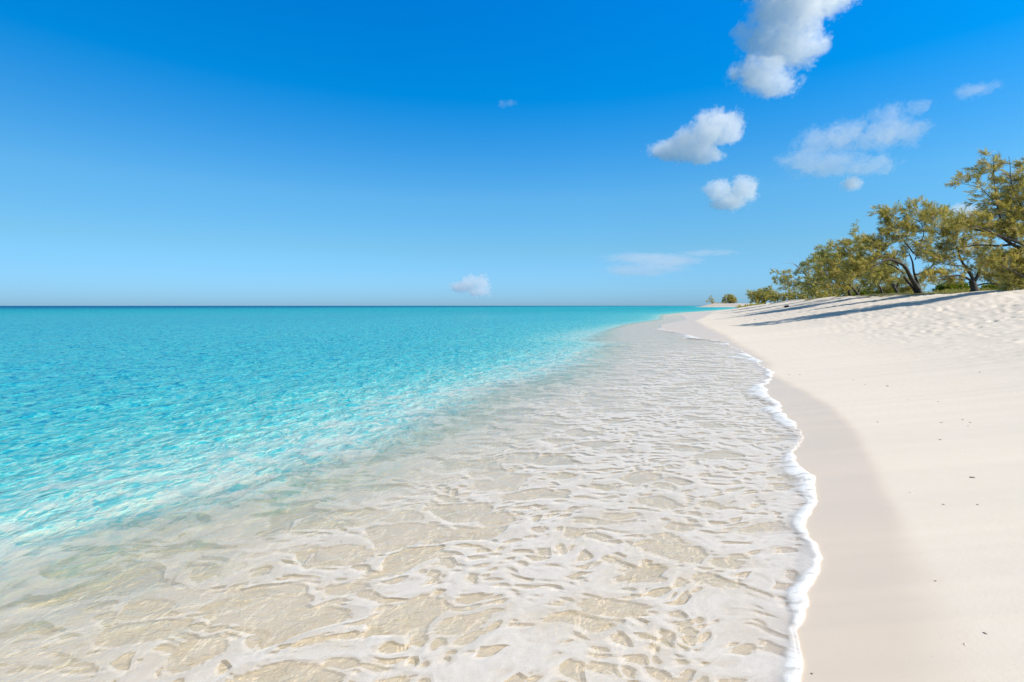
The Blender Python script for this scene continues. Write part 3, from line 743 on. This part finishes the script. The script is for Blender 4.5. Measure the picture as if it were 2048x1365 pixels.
for (x, y, Yd, rz, pose, lab) in ((1472.5, 612, 330, .4, 'stand', 'person in dark swimwear standing on the sand far along the beach'),
                                  (1470.5, 615, 300, 1.2, 'sit', 'person sitting at the water edge, left of the two seated'),
                                  (1474.5, 615, 301, -1.2, 'sit', 'person sitting at the water edge, right of the two seated')):
    p = P(x, y, Yd); gz = terrain(np.array([p[0]]), np.array([p[1]]))[0][0]
    person(lab, (p[0], p[1], max(gz, -.05)), rz, pose)

# ------------------------------------------------------------------ clouds
def cloud(label, Yd, blobs, dens=1.0, amp=.9, nscale=1.0, seed=0, stretch=(1,1,1), soft=.20, group='small white clouds in the blue sky', thick=.8, erode=.12):
    k = Yd/F
    cx = sum(b[0] for b in blobs)/len(blobs); cyy = sum(b[1] for b in blobs)/len(blobs); org = P(cx, cyy, Yd)
    import bmesh
    bm = bmesh.new()
    grow = 1.0+amp*.30
    S = []
    rg = random.Random(seed)
    for (bx, by, rx, ry) in blobs:
        c = P(bx, by, Yd)-org; c[1] += rg.uniform(-.3, .3)*rx*k
        rx *= 1.22; ry *= 1.22; s = (rx*k, max(rx, ry)*k*thick, ry*k); S.append((tuple(c), s))
        g = bmesh.ops.create_icosphere(bm, subdivisions=3, radius=1)
        for v in g['verts']: v.co = Vector((v.co.x*s[0]*grow+c[0], v.co.y*s[1]*grow+c[1], v.co.z*s[2]*grow+c[2]))
    me = bpy.data.meshes.new('cloud'); bm.to_mesh(me); bm.free()
    o = bpy.data.objects.new('cloud', me); C.objects.link(o)
    md = o.modifiers.new('r', 'REMESH'); md.mode = 'VOXEL'; md.voxel_size = min(min(b[2], b[3]) for b in blobs)*k*.22
    dg = bpy.context.evaluated_depsgraph_get(); m2 = bpy.data.meshes.new_from_object(o.evaluated_get(dg)); m2.name = 'cloud'
    o.modifiers.clear(); o.data = m2
    o.location = org; tag(o, label, 'cloud', group)
    m = M('cloud_vapour'); p = m.obj(); fld = None
    for (c, s) in S:
        a = m.n('VectorMath', operation='SUBTRACT'); m.l(p, a.inputs[0]); a.inputs[1].default_value = c
        d = m.n('VectorMath', operation='DIVIDE'); m.l(a.outputs[0], d.inputs[0]); d.inputs[1].default_value = s
        l = m.n('VectorMath', operation='LENGTH'); m.l(d.outputs[0], l.inputs[0])
        f = m.math('SUBTRACT', 1.0, l.outputs['Value'])
        fld = f if fld is None else m.math('SMOOTH_MAX', fld, f, .45)
    ms = np.median([max(b[2], b[3]) for b in blobs])*k
    q = m.mapping(p, tuple(v/ms for v in stretch), (0, 0, 0), (seed*3.1, seed*1.7, 0))
    n1 = m.math('ADD', m.math('MULTIPLY', m.noise(q, 1.1*nscale, 5, .6, .5), .60), m.math('MULTIPLY', m.noise(q, 3.8*nscale, 5, .65, .4), .40))
    v = m.math('ADD', fld, m.math('MULTIPLY', m.math('SUBTRACT', n1, .5), amp*3.9))
    v = m.math('SUBTRACT', v, erode)
    de = m.rng(v, 0, soft, 0, 1.25*dens/ms, True)
    vs = m.n('VolumePrincipled'); m.l(de, vs.inputs['Density']); vs.inputs['Color'].default_value = (.99, .99, .99, 1)
    vs.inputs['Anisotropy'].default_value = .15
    m.l(vs.outputs[0], m.out.inputs['Volume'])
    try: m.m.cycles.volume_step_rate = .45
    except Exception: pass
    o.data.materials.append(m.m); return o

cloud('largest white cloud, cut by the top edge of the photo', 1700,
      [(1578,20,70,52),(1555,75,58,42),(1595,85,52,42),(1632,98,28,14),(1520,145,54,30),(1548,172,46,20),(1484,70,20,20),(1665,-4,46,22),(1590,-60,100,60)], 1.0, .75, 1.6, 1)
cloud('plump white cloud hanging below the largest one', 2600,
      [(1345,298,42,20),(1385,285,48,32),(1425,262,46,38),(1455,258,30,28),(1400,308,50,16)], 1.0, .7, 1.4, 2)
cloud('ragged see-through cloud trailing up to the right', 2500,
      [(1610,325,46,20),(1660,330,60,20),(1730,335,50,14),(1650,280,44,24),(1700,270,44,26),(1770,235,28,22),(1745,275,40,26),(1810,262,42,24),(1835,215,24,14)], .28, 1.1, 1.6, 3, erode=.12)
cloud('small heart-shaped cloud lowest above the tree row', 3800,
      [(1435,382,26,22),(1484,380,27,24),(1458,403,34,18)], .8, .75, 1.4, 4)
cloud('tiny white puff under the ragged cloud', 2600, [(1704,368,18,12),(1709,360,10,8)], .5, .9, 1.2, 5)
cloud('faint wisp alone in the upper right of the sky', 2400, [(1945,182,26,12),(1975,172,26,8),(1935,186,20,8)], .14, 1.1, 1.5, 6)
cloud('small cumulus low above the sea horizon', 9000, [(962,568,18,18),(940,566,18,14),(925,575,26,10),(958,584,22,10)], .6, .9, 1.5, 7, thick=1.0)
cloud('long thin feather of cloud above the horizon', 9000, [(1400,508,60,6),(1330,520,90,12),(1270,518,70,10),(1290,538,80,16)], .42, .8, 1.2, 8, stretch=(1,1,3), erode=.05, soft=.6)
cloud('very faint wisp high in the middle of the sky', 2400, [(1004,209,8,8),(1020,207,12,5)], .07, 1.1, 1.4, 9)
cloud('small cloud half hidden behind the top of the tree row', 3200, [(1940,425,30,16),(1915,418,22,10)], .35, .9, 1.4, 10)
